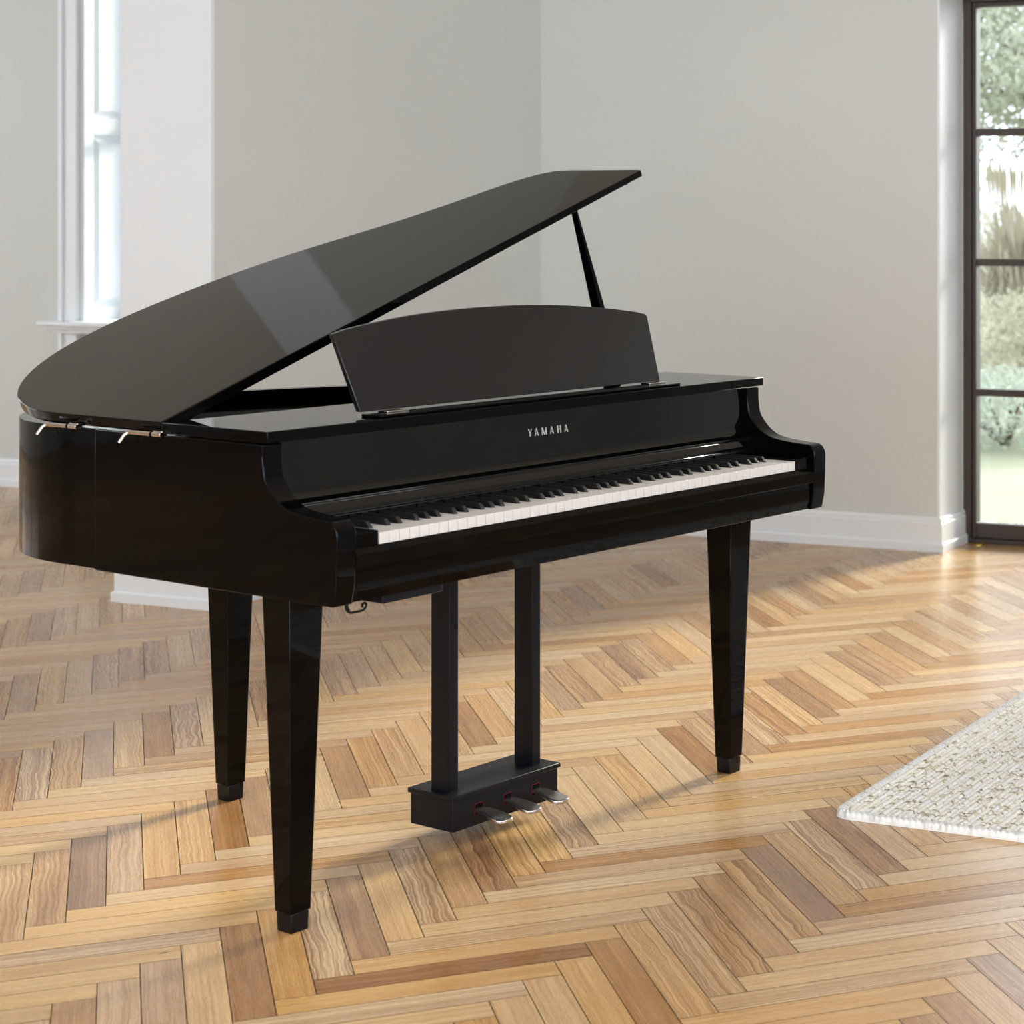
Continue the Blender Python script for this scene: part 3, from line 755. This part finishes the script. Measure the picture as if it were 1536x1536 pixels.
def foliage_mat(name, c1, c2):
    m = noise_tint(mat(name, c1, .7, 0, .2), c1, c2, 2.5); t = m.node_tree; b = t.nodes['Principled BSDF']
    tr = t.nodes.new('ShaderNodeBsdfTranslucent'); mx = t.nodes.new('ShaderNodeMixShader'); mx.inputs[0].default_value = .35
    tr.inputs[0].default_value = c2; out = t.nodes['Material Output']
    t.links.new(b.outputs[0], mx.inputs[1]); t.links.new(tr.outputs[0], mx.inputs[2]); t.links.new(mx.outputs[0], out.inputs[0]); return m
G_GREY = foliage_mat('grey_green_leaves', srgb(140,150,138), srgb(176,184,172))  # pale leaf colours carry the garden's overexposed haze
G_OLIVE = foliage_mat('olive_leaves', srgb(150,148,128), srgb(184,180,162))
G_TREE = foliage_mat('tree_leaves', srgb(134,140,126), srgb(184,186,166))
G_PALE = foliage_mat('pale_grass', srgb(176,170,150), srgb(196,190,174))
BARK = mat('bark', srgb(90,78,67), .9)
def shrub(name, label, depth, off, w, h, m, n_, size, seed, group=None):
    x, y, z = gpos(depth, off); t = thing(name, label, 'shrub', (x, y, z), group)
    V = leaf_cloud(n_, (0, 0, h*.52), (w/2, w/2, h*.46), size, seed); V[:, 2] = np.maximum(V[:, 2], .005)
    leaves_obj('foliage', V, m, t); st = MB(); rr = random.Random(seed)
    for i in range(7):
        a_ = rr.uniform(0, 6.28); st.tube([(0.03*math.cos(a_), .03*math.sin(a_), 0), (w*.12*math.cos(a_), w*.12*math.sin(a_), h*.35), (w*.26*math.cos(a_), w*.26*math.sin(a_), h*.7)], [.018, .012, .005], 6)
    st.build('stem', BARK, t)
shrub('garden_shrub', 'low grey-green shrub nearest the window door, seen through its bottom pane', 12.4, .36, 1.7, .50, G_GREY, 7000, .019, 3)
shrub('garden_shrub', 'olive rounded shrub behind the low one, seen through the second pane from the bottom', 16.2, .55, 2.0, .80, G_OLIVE, 8000, .024, 5)
shrub('garden_shrub', 'grey shrub beside the olive one, mostly hidden by the window frame', 14.6, -1.6, 1.5, .8, G_GREY, 6000, .022, 8)
def pampas(depth, off, h, seed, label):
    x, y, z = gpos(depth, off); t = thing('pampas_grass', label, 'ornamental grass', (x, y, z)); rr = random.Random(seed)
    b = MB()
    for i in range(900):
        a_ = rr.uniform(0, 6.28); r1 = rr.uniform(.2, 1.5); hh = h*rr.uniform(.4, .95); w_ = .009
        pts = [(.12*math.cos(a_), .12*math.sin(a_), 0), (r1*.35*math.cos(a_), r1*.35*math.sin(a_), hh*.75), (r1*.75*math.cos(a_), r1*.75*math.sin(a_), hh), (r1*math.cos(a_+.05), r1*math.sin(a_+.05), hh*.8)]
        nx_, ny_ = -math.sin(a_)*w_, math.cos(a_)*w_
        v_ = []
        for (px, py, pz), s_ in zip(pts, (1, 1, .7, .15)): v_ += [(px-nx_*s_, py-ny_*s_, pz), (px+nx_*s_, py+ny_*s_, pz)]
        b.add(v_, [(0,1,3,2), (2,3,5,4), (4,5,7,6)])
    b.build('blades', G_PALE, t, sharp=180)
    p_ = MB()
    for i in range(26):
        a_ = rr.uniform(0, 6.28); r1 = rr.uniform(.1, 1.1); p_.tube([(r1*.4*math.cos(a_), r1*.4*math.sin(a_), h*.4), (r1*math.cos(a_), r1*math.sin(a_), h*.95), (r1*1.1*math.cos(a_), r1*1.1*math.sin(a_), h*1.1), (r1*1.2*math.cos(a_), r1*1.2*math.sin(a_), h*1.2)], [.004, .014, .024, .004], 6)
    p_.build('plume', G_PALE, t, sharp=180)
pampas(21, .75, 1.65, 4, 'pale clump of pampas grass seen through the second pane from the top')
pampas(26, -.4, 1.9, 9, 'farther pampas grass clump, partly hidden by the window frame')
def tree(depth, off, H_, seed, label, n_=14000):
    x, y, z = gpos(depth, off); t = thing('garden_tree', label, 'tree', (x, y, z)); rr = random.Random(seed)
    tk = MB(); tk.tube(smooth_curve([(0, 0, 0), (.06, .05, H_*.2), (-.05, .1, H_*.45), (.05, 0, H_*.8)], 4), [.16-.009*i for i in range(13)], 10)
    for i in range(14):
        a_ = rr.uniform(0, 6.28); z0_ = H_*rr.uniform(.3, .65); l = rr.uniform(1.2, 2.4)
        tk.tube([(0, .05, z0_), (l*.5*math.cos(a_), l*.5*math.sin(a_), z0_+l*.3), (l*math.cos(a_), l*math.sin(a_), z0_+l*.45)], [.05, .03, .01], 6)
    tk.build('trunk', BARK, t)
    cl = []
    for i in range(22):
        a_ = rr.uniform(0, 6.28); q = 2.6*math.sqrt(rr.random())
        cl.append(leaf_cloud(n_//22, (q*math.cos(a_), q*math.sin(a_), H_*rr.uniform(.44, .86)), (1.0, 1.0, .6), .042, seed+i, shell=.05))
    V = np.concatenate(cl)
    leaves_obj('crown', V, G_TREE, t)
tree(19.5, 1.9, 5.2, 21, 'leafy tree whose crown fills the top pane of the window door', 52000)
tree(30, -2.2, 6.5, 33, 'distant tree standing farther back in the garden')
